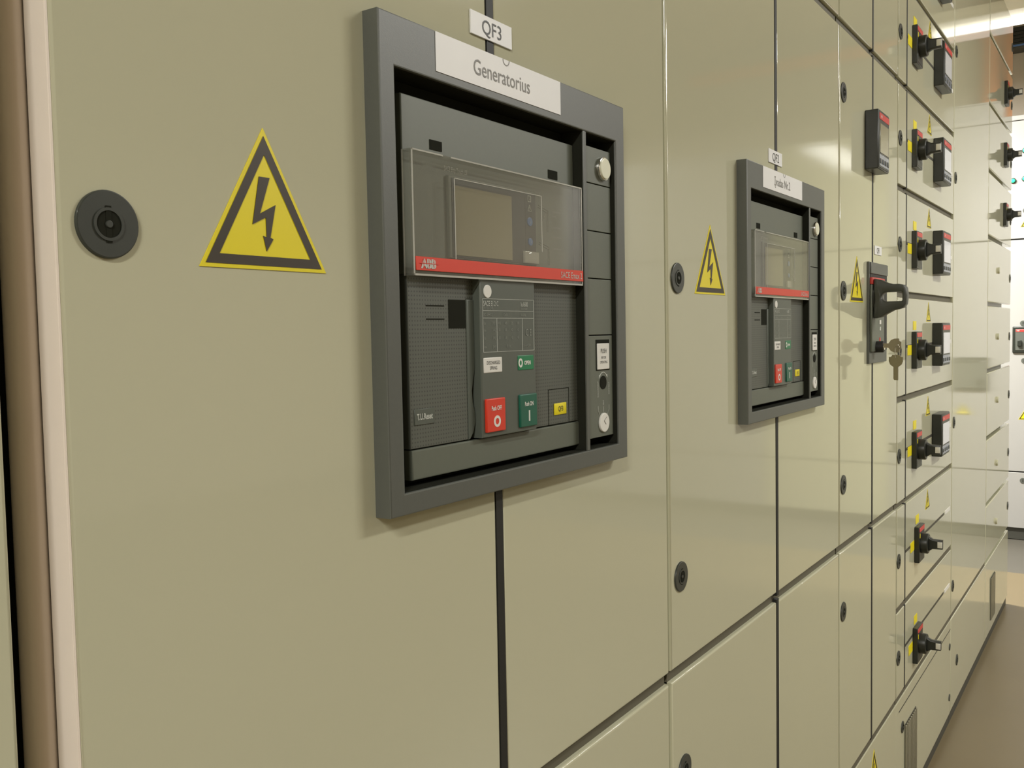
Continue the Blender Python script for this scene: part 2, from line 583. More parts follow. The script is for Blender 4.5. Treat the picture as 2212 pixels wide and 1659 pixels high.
def warning(label, x, z, s=.1092, far=False, y=0):
    k = s / .1092
    h = s * math.sqrt(3) / 2
    c = (x, z + h / 3)
    tri = [(x - s / 2, z), (x + s / 2, z), (x, z + h)]
    t = Thing('warning_sign', label, 'sign', (x, y, z), 'yellow high voltage warning triangles', far)
    t.part('plate', prism(new(), tri, y - .0006, y, 0), 'yellow', smooth=False)
    r = s * .28868
    bm = new()
    o, i = inset(tri, 1 - .0026 * k / r, c), inset(tri, 1 - .0089 * k / r, c)
    vo = [bm.verts.new((p[0], y - .0009, p[1])) for p in o]
    vi = [bm.verts.new((p[0], y - .0009, p[1])) for p in i]
    for j in range(3):
        bm.faces.new((vo[j], vo[(j + 1) % 3], vi[(j + 1) % 3], vi[j]))
    bmesh.ops.recalc_face_normals(bm, faces=bm.faces)
    for f in bm.faces:
        f.normal_update()
        if f.normal.y > 0:
            f.normal_flip()
    t.part('border', bm, 'signblack', smooth=False)
    t.part('lightning_arrow', prism(new(), [(x + p[0] * k, z + p[1] * k) for p in BOLT], y - .0010, y - .0005), 'signblack', smooth=False)
    return t


warning('large yellow lightning warning triangle left of the QF3 breaker', .4301, .0457)
warning('yellow lightning warning triangle left of the QF2 breaker', 1.2118, .0475)
warning('yellow lightning warning triangle beside the large handle with hanging keys', 2.0045, .0505)
warning('yellow lightning warning triangle low on the bottom panel, cut by the photo edge', 2.165, -1.058)
for k, mid in enumerate(((ROWS[i] + ROWS[i + 1]) / 2 for i in range(0, 8))):
    words = ['topmost', 'second', 'third', 'fourth', 'fifth', 'sixth', 'seventh', 'lowest']
    if k < 7:
        warning('tiny yellow warning triangle on the %s drawer of the knob column' % words[k], 2.793, mid + .062 + (.010 if k == 0 else 0), .062)


def tag(label, s, x0, x1, z0, z1):
    t = Thing('name_tag', label, 'label', ((x0 + x1) / 2, 0, z0), 'white tags above the breakers')
    t.part('plate', box(new(), x0, x1, -.0016, -.0001, z0, z1, .0003, 1), 'paper', smooth=False)
    t.part('lettering', text(new(), s, (x0 + x1) / 2, z0 + (z1 - z0) * .20, (z1 - z0) * .62, -.0019, 1.0), 'print_dark', smooth=False)


tag('white QF3 tag above the nearest breaker', 'QF3', .667, .7312, .2625, .2832)
tag('white QF2 tag above the second breaker', 'QF2', 1.4529, 1.5175, .2612, .2826)
tag('small white tag above the large handle with hanging keys', 'QF1', 2.157, 2.2215, .158, .1775)


# ------------------------------------------------------------------ circuit breakers
def breaker(fx, label, title, mark, tshift=0):
    y0 = -.0157
    t = Thing('circuit_breaker', label, 'breaker', (fx + FW / 2, 0, FB), 'dark grey circuit breakers in square frames')
    D = lambda dx: fx + dx
    I0, I1, IT, IB = .0172, .3772, .2052, -.1240         # opening of the frame
    # frame: four bevelled bars joined to one ring
    bm = new()
    o = [(D(0), FB), (D(FW), FB), (D(FW), FT), (D(0), FT)]
    i = [(D(I0), IB), (D(I1), IB), (D(I1), IT), (D(I0), IT)]
    L = {}
    for nm, pts, ys in (('of', o, y0), ('if', i, y0), ('ob', o, 0), ('ib', i, .010)):
        L[nm] = [bm.verts.new((p[0], ys, p[1])) for p in pts]
    for j in range(4):
        n = (j + 1) % 4
        bm.faces.new((L['of'][j], L['of'][n], L['if'][n], L['if'][j]))
        bm.faces.new((L['ob'][j], L['of'][j], L['of'][n], L['ob'][n]))
        bm.faces.new((L['if'][j], L['if'][n], L['ib'][n], L['ib'][j]))
        bm.faces.new((L['ib'][j], L['ib'][n], L['ob'][n], L['ob'][j]))
    bmesh.ops.recalc_face_normals(bm, faces=bm.faces)
    es = [e for e in bm.edges if all(abs(v.co.y - y0) < 1e-6 for v in e.verts) and not any(f for f in [0])]
    es = [e for e in es if len({id(v) for v in e.verts} & {id(v) for v in L['of']}) == 2 or len({id(v) for v in e.verts} & {id(v) for v in L['if']}) == 2]
    bmesh.ops.bevel(bm, geom=es, offset=.0012, segments=2, profile=.5, affect='EDGES')
    fr = t.part('frame', bm, 'frame')
    t.part('divider', box(new(), D(.3076), D(.3140), y0 + .0008, .010, IB, IT, .0006), 'frame', fr)
    # shade of the recess, put into dark sheets on its walls and back
    bm = new()
    box(bm, D(I0), D(I1), .0105, .0205, IB, IT)
    box(bm, D(I0) + .0002, D(.3074), -.0125, .0105, IT - .0008, IT - .0002)
    box(bm, D(.3142), D(I1) - .0002, -.0125, .0105, IT - .0008, IT - .0002)
    box(bm, D(I0) + .0002, D(.3074), -.0125, .0105, IB + .0002, IB + .0008)
    box(bm, D(.3142), D(I1) - .0002, -.0125, .0105, IB + .0002, IB + .0008)
    box(bm, D(.3068), D(.3075), -.0135, .0105, IB, IT)
    box(bm, D(I1) - .0008, D(I1) - .0002, -.0135, .0105, IB, IT)
    t.part('recess_shade', bm, 'void', fr, smooth=False)
    # paper title on the frame
    pl = t.part('title_label', box(new(), D(.0677), D(.2618), y0 - .0006, y0 - .0001, .2121, .2438), 'paper', fr, 'white paper title label', smooth=False)
    bm = new()
    text(bm, title, D(.1625 + tshift), .2212, .0135, y0 - .0009, .88)
    ring(bm, D(.168), .2436, .0052, .0045, y0 - .0009, y0 - .0007, 16, math.pi, 2 * math.pi)
    t.part('lettering', bm, 'print_grey', fr, smooth=False)
    # front panel of the breaker
    yp = -.004
    bm = new()
    prism(bm, rect(D(.0370), D(.3050), .0487, .1910), yp, .010, .0008)
    box(bm, D(.0718), D(.0876), yp - .0006, yp + .002, .1520, .1600, mi=1)
    box(bm, D(.2560), D(.2730), yp - .0006, yp + .002, .1515, .1600, mi=1)
    pu = t.part('upper_panel', bm, ['panel', 'void'])
    lp = t.part('left_panel', prism(new(), [(D(.0390), -.0925), (D(.1165), -.0925), (D(.1165), -.0460), (D(.1185), -.0400), (D(.1185), -.0001), (D(.1165), .004), (D(.1165), .0300), (D(.1295), .0300), (D(.1295), .0485), (D(.0390), .0485)], yp, .010, .0006), 'dots')
    bm = new()
    box(bm, D(.0920), D(.1152), yp - .0005, yp + .001, .0050, .0293)
    for z in (.0238, .0127):
        box(bm, D(.0620), D(.0860), yp - .0003, yp + .001, z - .0005, z + .0005)
    t.part('slot', bm, 'void', lp, smooth=False)
    # curled lever beside the centre block
    pts = [(D(.1165), .0300), (D(.1265), .0300), (D(.1268), -.0300), (D(.1240), -.0400), (D(.1218), -.0500), (D(.1226), -.0600), (D(.1256), -.0690), (D(.1262), -.0780), (D(.1225), -.0870), (D(.1185), -.0915), (D(.1165), -.0925)]
    t.part('charging_lever', prism(new(), pts, yp - .0015, .008, .0012), 'block')
    bm = new()
    box(bm, D(.0438), D(.0690), yp - .0008, yp + .001, -.0735, -.0605, .0003, 1)
    rs = t.part('reset_button', bm, 'block')
    t.part('lettering', text(new(), 'T.U.Reset', D(.0562), -.0692, .0050, yp - .0011, .72, bold=.0002), 'print_light', rs, smooth=False)
    rp = t.part('right_panel', prism(new(), rect(D(.2150), D(.3075), -.0925, .0485), yp, .010, .0006), 'dots')
    bm = new()
    for x0, x1, z0, z1 in ((.2493, .2893, -.0574, -.0568), (.2493, .2893, -.0928, -.0922), (.2493, .2499, -.0925, -.0570), (.2887, .2893, -.0925, -.0570)):
        box(bm, D(x0), D(x1), yp - .0003, yp + .001, z0, z1)
    t.part('outline_groove', bm, 'void', rp, smooth=False)
    bp = t.part('bottom_panel', prism(new(), rect(D(.0390), D(.3080), -.1178, -.0935), yp - .0012, .010, .0012), 'panel')
    # yellow mark
    mk = t.part('mark_label', box(new(), D(.2596), D(.2830), yp - .0010, yp, -.0832, -.0715, .0009, 2), 'yellow', rp, 'small yellow mark label')
    t.part('lettering', text(new(), mark, D(.2713), -.0795, .0050, yp - .0013, .8), 'print_dark', rp, smooth=False)
    # centre block
    yb = -.012
    cb = t.part('centre_block', prism(new(), rect(D(.1268), D(.2150), -.0922, .0485), yb, .008, .0010), 'block')
    t.part('seal', disc(new(), D(.1378), .0370, .0058, yb - .0008, yb, 32, .0003), 'white', cb, 'round white seal')
    bm = new()
    lw = .00017
    yt = yb - .0003
    tx0, tx1, tz0, tz1 = .1304, .2125, -.0166, .0305

    def hl(a0, a1, z):
        box(bm, D(a0), D(a1), yt, yb + .0005, z - lw, z + lw)

    def vl(a, z0, z1):
        box(bm, D(a) - lw, D(a) + lw, yt, yb + .0005, z0, z1)
    for z in (tz1, .0200, .0135, tz0):
        hl(tx0, tx1, z)
    vl(tx0, tz0, tz1); vl(tx1, tz0, tz1); vl(.1516, tz0, .0135); vl(.1929, tz0, .0135)
    text(bm, 'SACE E1.2 C', D(.1310), .0243, .0045, yt - .0001, .70, 'LEFT')
    text(bm, 'Iu1600', D(.1905), .0243, .0045, yt - .0001, .70, 'LEFT')
    t.part('rating_plate', bm, 'print_light', cb, 'light printed rating table', smooth=False)
    bm = new()
    for s, a, z in (('SN: E0212345', .1310, .0212), ('Assembled', .1900, .0212), ('IEC 60947-2', .1312, .0153), ('Cat B', .1620, .0153), ('50-60Hz', .1900, .0153),
                    ('Ue', .1312, .0078), ('[V]', .1445, .0078), ('415', .1535, .0078), ('440', .1635, .0078), ('525', .1735, .0078), ('690', .1835, .0078),
                    ('Icu', .1312, .0018), ('[kA]', .1445, .0018), ('50', .1540, .0018), ('50', .1640, .0018), ('42', .1740, .0018), ('42', .1840, .0018),
                    ('Ics', .1312, -.0052), ('[kA]', .1445, -.0052), ('50', .1540, -.0052), ('50', .1640, -.0052), ('42', .1740, -.0052), ('42', .1840, -.0052),
                    ('Icw', .1312, -.0130), ('[kA]', .1445, -.0130), ('42 (1s)', .1660, -.0130), ('Uimp=12kV', .1938, -.0130)):
        text(bm, s, D(a), z, .0026, yt - .0001, .72, 'LEFT')
    text(bm, 'C E', D(.2030), -.0028, .0065, yt - .0001, .75)
    t.part('rating_print', bm, 'print_dim', cb, smooth=False)
    ind = t.part('spring_indicator', box(new(), D(.1300), D(.1583), yb - .0006, yb + .001, -.0350, -.0214, .0007), 'white', cb, 'white spring state indicator')
    bm = new()
    text(bm, 'DISCHARGED', D(.1443), -.0275, .0031, yb - .0009, .78)
    text(bm, 'SPRING', D(.1443), -.0322, .0031, yb - .0009, .78)
    t.part('lettering', bm, 'print_dark', cb, smooth=False)
    bm = new()
    box(bm, D(.1842), D(.2110), yb - .0006, yb + .001, -.0348, -.0211, .0006)
    t.part('open_indicator', bm, 'green', cb, 'green open state indicator')
    bm = new()
    ring(bm, D(.1880), -.0280, .0034, .0019, yb - .0009, yb - .0006, 24, sz=1.25)
    text(bm, 'OPEN', D(.1995), -.0298, .0036, yb - .0009, .85, bold=.0002)
    t.part('lettering', bm, 'white', cb, smooth=False)
    off = t.part('off_button', box(new(), D(.1308), D(.1600), yb - .0022, yb + .001, -.0878, -.0579, .0009), 'red', None, 'red push off button')
    bm = new()
    text(bm, 'Push OFF', D(.1454), -.0685, .0040, yb - .0025, .72, bold=.00015)
    ring(bm, D(.1463), -.0786, .0052, .0029, yb - .0025, yb - .0022, 28)
    t.part('lettering', bm, 'white', off, smooth=False)
    on = t.part('on_button', box(new(), D(.1845), D(.2132), yb - .0022, yb + .001, -.0882, -.0575, .0009), 'dgreen', None, 'dark green push on button')
    bm = new()
    text(bm, 'Push ON', D(.1988), -.0685, .0040, yb - .0025, .72, bold=.00015)
    box(bm, D(.1981), D(.1999), yb - .0026, yb - .0022, -.0830, -.0730)
    t.part('lettering', bm, 'white', on, smooth=False)
    # touch display unit
    dm = t.part('display_unit', box(new(), D(.0925), D(.2290), yp - .0030, yp + .001, .0640, .1335, .0008), 'panel')
    t.part('display_bezel', box(new(), D(.0960), D(.2270), yp - .0034, yp - .0025, .0650, .1318, .0004), 'black', dm)
    t.part('screen', box(new(), D(.0995), D(.1845), yp - .0045, yp - .0035, .0668, .1255, .0002), 'lcd', dm, 'unlit touch screen')
    t.part('key_strip', box(new(), D(.2080), D(.2268), yp - .0036, yp - .0025, .0705, .1312, .0005), 'black', dm)
    bm = new()
    disc(bm, D(.2155), .1050, .0042, yp - .0046, yp - .003, 24, .0005)
    disc(bm, D(.2160), .0860, .0036, yp - .0046, yp - .003, 24, .0005)
    t.part('button', bm, 'blue', dm, 'two blue round buttons')
    bm = new()
    ys = yp - .0040
    for r0 in (.0024,):
        for (xa, xb, za, zb) in ((.2128, .2182, .1290, .1296), (.2128, .2182, .1236, .1242), (.2128, .2134, .1239, .1293), (.2176, .2182, .1239, .1293)):
            box(bm, D(xa), D(xb), ys, ys + .0006, za, zb)
    text(bm, 'i', D(.2155), .1250, .0030, ys, 1)
    for (p, q) in (((-.0032, 0), (.0032, 0)), ((.0032, 0), (0, .0058)), ((0, .0058), (-.0032, 0))):
        tube(bm, [(D(.2153) + p[0], ys, .1150 + p[1]), (D(.2153) + q[0], ys, .1150 + q[1])], .0003, 6)
    text(bm, '!', D(.2153), .1158, .0032, ys, 1)
    text(bm, 'i', D(.2156), .1030, .0038, yp - .0049, 1)
    text(bm, 'i', D(.2161), .0845, .0030, yp - .0049, 1)
    t.part('key_symbols', bm, 'print_light', dm, smooth=False)
    t.part('test_port', box(new(), D(.2035), D(.2280), yp - .0060, yp - .003, .0655, .0768, .0006), 'clearedge', dm)
    bm = new()
    text(bm, 'SACE Ekip Touch LSI', D(.0900), .1372, .0042, yp - .0003, .64, 'LEFT')
    t.part('lettering', bm, 'print_light', pu, smooth=False)
    bm = new()
    text(bm, 'Ekip Signalling', D(.0480), .1375, .0032, yp - .0003, .62, 'LEFT')
    text(bm, 'Warning', D(.2310), .1335, .0032, yp - .0003, .62, 'LEFT')
    for z in (.1185, .1140, .1030, .0935, .0820):
        text(bm, 'Connect before use' if z != .1140 else 'operating', D(.2620), z, .0024, yp - .0003, .62, 'LEFT')
    for (xa, za, w, h) in ((.2370, .0985, .0180, .0250), (.2370, .0660, .0190, .0220)):
        for k in (0, .0022):
            for p, q in (((xa, za + h - k), (xa + w - k, za + h - .004 - k)), ((xa + w - k, za + h - .004 - k), (xa + w - k, za))):
                tube(bm, [(D(p[0]), yp - .0002, p[1]), (D(q[0]), yp - .0002, q[1])], .0003, 6)
    tube(bm, [(D(.240), yp - .0002, .103), (D(.250), yp - .0002, .116)], .0003, 6)
    t.part('instruction_print', bm, 'print_dim', pu, smooth=False)
    # transparent flap with the red strip
    yc = -.0140
    c0, c1, cz0, cz1 = .0360, .3040, .0470, .1466
    bm = new()
    box(bm, D(c0), D(c1), yc, yc + .0014, cz0, cz1)
    cov = t.part('flap', bm, 'clear', label='clear hinged flap over the display', smooth=False)
    bm = new()
    box(bm, D(c0), D(c0) + .0012, yc + .0014, yp - .0002, cz0, cz1)
    box(bm, D(c1) - .0012, D(c1), yc + .0014, yp - .0002, cz0, cz1)
    box(bm, D(c0), D(c1), yc + .0014, yp - .0002, cz1 - .0012, cz1)
    box(bm, D(c0), D(c1), yc + .0014, yp - .0002, cz0, cz0 + .0012)
    t.part('flap_side', bm, 'clear', cov, smooth=False)
    bm = new()
    for xa, xb, za, zb in ((c0, c0 + .0012, cz0, cz1), (c1 - .0010, c1, cz0, cz1), (c0, .0760, cz1 - .0012, cz1), (.0870, c1, cz1 - .0012, cz1), (c0, c1, cz0, cz0 + .0016)):
        box(bm, D(xa), D(xb), yc - .0006, yc, za, zb)
    box(bm, D(c0 - .0002), D(c0 + .0006), yp - .001, yp, cz0, cz1)
    for xa, xb, za, zb in ((.0905, .0913, .0625, .1300), (.0905, .2270, .1293, .1300), (.2263, .2270, .0768, .1300)):
        box(bm, D(xa), D(xb), yc - .0005, yc, za, zb)
    t.part('flap_rim', bm, 'clearedge', cov, smooth=False)
    bm = new()
    box(bm, D(c0 + .0022), D(c1), yc - .0010, yc - .0001, .0512, .0622, .0002, 1)
    t.part('red_strip', bm, 'red', cov, 'red name strip of the flap')
    bm = new()
    text(bm, 'SACE Emax 2', D(c1 - .0030), .0536, .0063, yc - .0013, .86, 'RIGHT')
    # maker's letters cut by thin gaps
    text(bm, 'ABB', D(.0535), .0535, .0068, yc - .0013, 1.05, bold=.0006)
    t.part('lettering', bm, 'print_light', cov, smooth=False)
    bm = new()
    box(bm, D(.0420), D(.0660), yc - .0015, yc - .0013, .0566, .0571)
    for xx in (.0472, .0537, .0600):
        box(bm, D(xx) - .0002, D(xx) + .0002, yc - .0015, yc - .0013, .0535, .0604)
    t.part('letter_gap', bm, 'red', cov, smooth=False)
    # narrow side column, set further forward than the main panel
    yp = -.010
    zs = [.1936, .1553, .1056, .0558, -.0042, -.1140]
    nm = ['button_module', 'blank_module', 'blank_module', 'blank_module', 'racking_module']
    sm = []
    for k in range(5):
        sm.append(t.part(nm[k], prism(new(), rect(D(.3160), D(.3742), zs[k + 1] + .0005, zs[k] - .0005), yp, .010, .0004), 'panel'))
    bm = new()
    disc(bm, D(.3560), .1729, .0125, yp - .0040, yp, 32, .001)
    t.part('round_cap', disc(new(), D(.3560), .1729, .0112, yp - .0052, yp - .0030, 32, .001), 'cream', sm[0], 'cream round cap')
    t.part('cap_ring', bm, 'chrome', sm[0])
    q = sm[4]
    bm = new()
    box(bm, D(.3370), D(.3665), yp - .0005, yp + .001, -.0420, -.0090)
    t.part('push_recess', bm, 'void', q, smooth=False)
    t.part('push_plate', box(new(), D(.3385), D(.3650), yp - .0014, yp, -.0410, -.0130, .0008), 'white', q, 'white push plate')
    bm = new()
    text(bm, 'PUSH', D(.3517), -.0235, .0050, yp - .0017, .80)
    text(bm, 'BEFORE', D(.3517), -.0295, .0028, yp - .0017, .80)
    text(bm, 'OPERATING', D(.3517), -.0345, .0028, yp - .0017, .78)
    t.part('lettering', bm, 'print_dark', q, smooth=False)
    t.part('crank_hole', disc(new(), D(.3520), -.0552, .0072, yp - .0006, yp, 28), 'void', q)
    bm = new()
    ring(bm, D(.3520), -.0530, .0092, .0084, yp - .0005, yp, 20, math.pi * .2, math.pi * .8)
    for sx in (-1, 1):
        prism(bm, [(D(.3520) + sx * .0074 - .0016, -.0468), (D(.3520) + sx * .0074 + .0016, -.0468), (D(.3520) + sx * .0090, -.0505)], yp - .0006, yp)
    text(bm, 'DISCONNECT', D(.3415), -.0620, .0026, yp - .0003, .75, rot=math.pi / 2)
    text(bm, 'TEST', D(.3530), -.0770, .0026, yp - .0003, .75, rot=math.pi / 2)
    text(bm, 'CONNECT', D(.3660), -.0620, .0026, yp - .0003, .75, rot=math.pi / 2)
    for pts in (((.3400, -.0800), (.3400, -.0850), (.3440, -.0905)), ((.3520, -.0810), (.3520, -.0870)), ((.3645, -.0800), (.3645, -.0850), (.3600, -.0905))):
        tube(bm, [(D(p[0]), yp - .0003, p[1]) for p in pts], .0003, 6)
    t.part('racking_print', bm, 'print_light', q, smooth=False)
    kb = t.part('position_knob', disc(new(), D(.3520), -.0985, .0105, yp - .0020, yp, 32, .0008), 'white', q, 'round white position knob')
    bm = new()
    for p, qq in (((-.002, .002), (.004, .006)), ((-.002, .002), (.002, -.002))):
        tube(bm, [(D(.3520) + p[0], yp - .0022, -.0985 + p[1]), (D(.3520) + qq[0], yp - .0022, -.0985 + qq[1])], .0003, 6)
    t.part('knob_mark', bm, 'print_grey', q, smooth=False)


breaker(FX3, 'nearest large circuit breaker titled Generatorius in a dark grey square frame', 'Generatorius', 'QF3')
breaker(FX2, 'smaller-looking second circuit breaker in a dark grey frame, below the QF2 tag', '\u012evadas Nr.2', 'QF2', -.004)


# ------------------------------------------------------------------ panel meters
def meter(label, x, zc, w=.10, h=.122, d=.027, scr='lcdwhite', keys=True, far=False, group='black panel meters with red top strips'):
    t = Thing('panel_meter', label, 'meter', (x + w / 2, 0, zc - h / 2), group, far)
    z0, z1 = zc - h / 2, zc + h / 2
    t.part('housing', box(new(), x, x + w, -d, 0, z0, z1, .002), 'black')
    t.part('face', box(new(), x + .003, x + w - .003, -d - .001, -d + .001, z0 + .003, z1 - .003, .0008), 'lockgrey')
    t.part('red_strip', box(new(), x + .005, x + w - .005, -d - .0018, -d, z1 - .020, z1 - .007), 'redprint')
    t.part('lettering', text(new(), 'ABB', x + .022, z1 - .0165, .006, -d - .0021, .95), 'white', smooth=False)
    t.part('screen', box(new(), x + .012, x + w - .010, -d - .0018, -d, z0 + .034 * h / .122, z1 - .028 * h / .122, .0004), scr)
    if keys:
        kb = t.part('key_field', box(new(), x + .008, x + w - .008, -d - .0015, -d, z0 + .007, z0 + .030 * h / .122), 'lcdblue')
        for k in range(4):
            xx = x + .016 + k * (w - .032) / 3
            t.part('key', box(new(), xx - .006, xx + .006, -d - .003, -d - .001, z0 + .012, z0 + .022, .001), 'frame', kb)
    return t


meter('black panel meter above the large handle, straddling the dark door joint', 2.0703, .3935, .098, .124, .0275, 'lcd')
words = ['first', 'second', 'third', 'fourth', 'fifth', 'sixth']
for k, (z, s) in enumerate(((.985, 'lcdwhite'), (.7277, 'lcdwhite'), (.462, 'lcdwhite'), (.204, 'lcdwhite'), (-.0555, 'lcdwhite'), (-.315, 'lcdwhite'))):
    meter('%s meter from the top in the column of small meters and switches' % words[k], 2.853, z, .125, .1215, .0265, s)


# ------------------------------------------------------------------ small rotary switches
def rotary(label, x, zc, tilt=0, far=False, side=True):
    t = Thing('rotary_switch', label, 'switch', (x + .036, 0, zc - .048), 'small black rotary switches on the drawers', far)
    w, h, d = .072, .096, .0125
    t.part('base_plate', box(new(), x, x + w, -d, 0, zc - h / 2, zc + h / 2, .0015), 'black')
    t.part('red_strip', box(new(), x + .004, x + w - .004, -d - .0006, -d + .001, zc + h / 2 - .014, zc + h / 2 - .003), 'redprint')
    t.part('scale_plate', box(new(), x + .006, x + w - .006, -d - .0005, -d + .001, zc - h / 2 + .005, zc - h / 2 + .026), 'lockgrey')
    t.part('yellow_mark', box(new(), x + .006, x + .012, -d - .0006, -d + .001, zc + .018, zc + .030), 'yellow')
    cx = x + w / 2
    bm = new()
    disc(bm, cx, zc, .027, -.030, -d, 32, .003)
    kn = t.part('knob', bm, 'black')
    # grip stands out from the knob
    ct, st = math.cos(tilt), math.sin(tilt)
    bm = new()
    pts = [(-.028, .0205), (-.040, .0135), (-.064, .0125), (-.064, -.0115), (-.040, -.0125), (-.028, -.0205)]
    sideprism(bm, [(p[0], zc + p[1]) for p in pts], cx - .0085, cx + .0085, .003)
    bmesh.ops.rotate(bm, cent=(cx, 0, zc), matrix=Matrix.Rotation(tilt, 3, 'Y'), verts=bm.verts)
    t.part('grip', bm, 'black', kn)
    bm = new()
    box(bm, cx - .0092, cx + .0092, -.0635, -.0520, zc - .0075, zc + .0085, .0006)
    bmesh.ops.rotate(bm, cent=(cx, 0, zc), matrix=Matrix.Rotation(tilt, 3, 'Y'), verts=bm.verts)
    t.part('grip_tip', bm, 'white', kn, 'white grip tip')
    if side:
        t.part('side_label', box(new(), x - .052, x - .003, -.0008, -.0001, zc - .012, zc + .014), 'yellow', None, 'small yellow label left of the switch')
        t.part('top_label', box(new(), x + .016, x + .056, -.0008, -.0001, zc + h / 2 + .004, zc + h / 2 + .027), 'yellow', None, 'small yellow label above the switch')
    return t


for k, (z, x) in enumerate(((.968, 2.556), (.7098, 2.556), (.450, 2.558), (.1936, 2.562), (-.0645, 2.566), (-.3255, 2.572), (-.583, 2.612), (-.851, 2.596))):
    if k == 0:
        continue
    rotary(['', 'highest rotary switch in the near column, beside the second meter', 'second rotary switch from the top in the near column', 'third rotary switch from the top in the near column',
            'fourth rotary switch from the top, nearest to the hanging keys', 'fifth rotary switch down, beside the lowest meter', 'sixth rotary switch down, standing alone without a meter',
            'lowest rotary switch in the near column, close to the floor panel'][k], x, z)
for k, z in enumerate((.970, .7135, .4615)):
    rotary(['highest', 'middle', 'lowest'][k] + ' of the three rotary switches on the far end cabinet', 4.452, z, side=False)


# ------------------------------------------------------------------ large rotary handle with keys
t = Thing('isolator_switch', 'large dark rotary handle on a tall grey plate, keys hanging from its lock', 'switch', (2.165, 0, -.082))
px0, px1, pz0, pz1 = 2.0900, 2.2560, -.0815, .1385
yp = -.0055
bm = new()
prism(bm, rect(px0, px1, pz0, pz1), yp, 0, .0012)
pl = t.part('plate', bm, 'frame')
t.part('top_cover', box(new(), px0 + .004, px1 - .003, yp - .0030, yp + .001, .1130, .1375, .0015), 'frame', pl)
t.part('recess', box(new(), px0 + .006, px1 - .003, yp - .0008, yp + .001, -.055, .1125), 'rubber', pl, smooth=False)
t.part('red_strip', box(new(), px0 + .004, px0 + .118, yp - .0060, yp, .0900, .1050, .0008), 'redprint', pl)
t.part('body', box(new(), px0 + .004, px0 + .118, yp - .0050, yp, -.0560, .0895, .0015), 'panel', pl)
t.part('status_mark', box(new(), px0 + .070, px0 + .086, yp - .0055, yp, .004, .013), 'white', pl)
t.part('status_mark', box(new(), px0 + .072, px0 + .084, yp - .0055, yp, -.010, -.002), 'print_light', pl)
t.part('status_mark', disc(new(), px0 + .075, -.031, .006, yp - .0056, yp, 16), 'redprint', pl)
hub = new()
disc(hub, 2.131, .0600, .034, -.016, yp - .0050, 40, .004, .038)
t.part('hub', hub, 'black')
cx = 2.113
outer = [(-.011, .1020), (-.024, .0985), (-.036, .0915), (-.046, .0885), (-.056, .0885), (-.0645, .0865), (-.0690, .0800), (-.0705, .0640), (-.0690, .0460), (-.0645, .0385), (-.056, .0355), (-.046, .0330), (-.036, .0270), (-.024, .0190), (-.011, .0160)]
outer = [(p[0] * 1.12, p[1]) for p in outer]
bm = new()
inner = []
for i in range(9):
    a = math.pi / 2 + math.pi * i / 8
    inner.append((-.040 + .0125 * -math.cos(a) * 1.0, .0620 + .0125 * math.sin(a)))
inner = [(-.0700, .0720)] + [(-.0370 + .0095 * math.sin(math.pi * i / 8), .0620 + .0100 * math.cos(math.pi * i / 8)) for i in range(9)] + [(-.0700, .0520)]
for xx0, xx1 in ((cx - .014, cx + .012),):
    va = [bm.verts.new((xx0, p[0], p[1])) for p in outer]
    vb = [bm.verts.new((xx1, p[0], p[1])) for p in outer]
    wa = [bm.verts.new((xx0, p[0], p[1])) for p in inner]
    wb = [bm.verts.new((xx1, p[0], p[1])) for p in inner]
    n, m = len(outer), len(inner)
    for i in range(n):
        bm.faces.new((va[i], va[(i + 1) % n], vb[(i + 1) % n], vb[i]))
    for i in range(m):
        bm.faces.new((wa[i], wb[i], wb[(i + 1) % m], wa[(i + 1) % m]))
    for V, Wv in ((va, wa), (vb, wb)):
        ed = [bm.edges.get((V[i], V[(i + 1) % n])) for i in range(n)] + [bm.edges.get((Wv[i], Wv[(i + 1) % m])) for i in range(m)]
        bmesh.ops.triangle_fill(bm, use_beauty=True, use_dissolve=False, edges=ed)
bmesh.ops.recalc_face_normals(bm, faces=bm.faces)
rim = [e for e in bm.edges if e.is_manifold and e.calc_face_angle(0) > 1.2]
bmesh.ops.bevel(bm, geom=rim, offset=.0022, segments=2, profile=.5, affect='EDGES', clamp_overlap=True)
t.part('grip', bm, ['lockgrey'])
lk = new()
disc(lk, 2.135, -.0455, .0125, -.026, yp, 32, .002)
disc(lk, 2.135, -.0455, .0085, -.0275, -.025, 24, .001, mi=1)
t.part('lock_cylinder', lk, ['rubber', 'chrome'])
# keys
def key(label, cx, cy, cz, up, group='keys on the ring at the large handle'):
    k = Thing('key', label, 'key', (cx, cy, cz), group)
    bm = new()
    pts = []
    head = [(0, .0125), (.006, .0125), (.0085, .0090), (.0125, .0085), (.0125, .0010), (.0100, -.0050), (.0050, -.0085)]
    blade = [(.0040, -.0095), (.0040, -.0300), (.0025, -.0330), (-.0040, -.0330), (-.0040, -.0095)]
    left = [(-p[0], p[1]) for p in head[1:]][::-1]
    out = head + blade + left
    prism(bm, [(p[0], p[1]) for p in out], -.0011, .0011)
    bmesh.ops.scale(bm, vec=(1.2, 1.2, 1.2), verts=bm.verts)
    return k, bm


k, bm = key('brass key inserted in the lock of the large handle', 2.128, -.048, -.043, True)
bmesh.ops.rotate(bm, cent=(0, 0, 0), matrix=Matrix.Rotation(math.radians(90), 3, 'Y'), verts=bm.verts)      # blade along x
bmesh.ops.rotate(bm, cent=(0, 0, 0), matrix=Matrix.Rotation(math.radians(-90), 3, 'Z'), verts=bm.verts)     # blade towards the lock
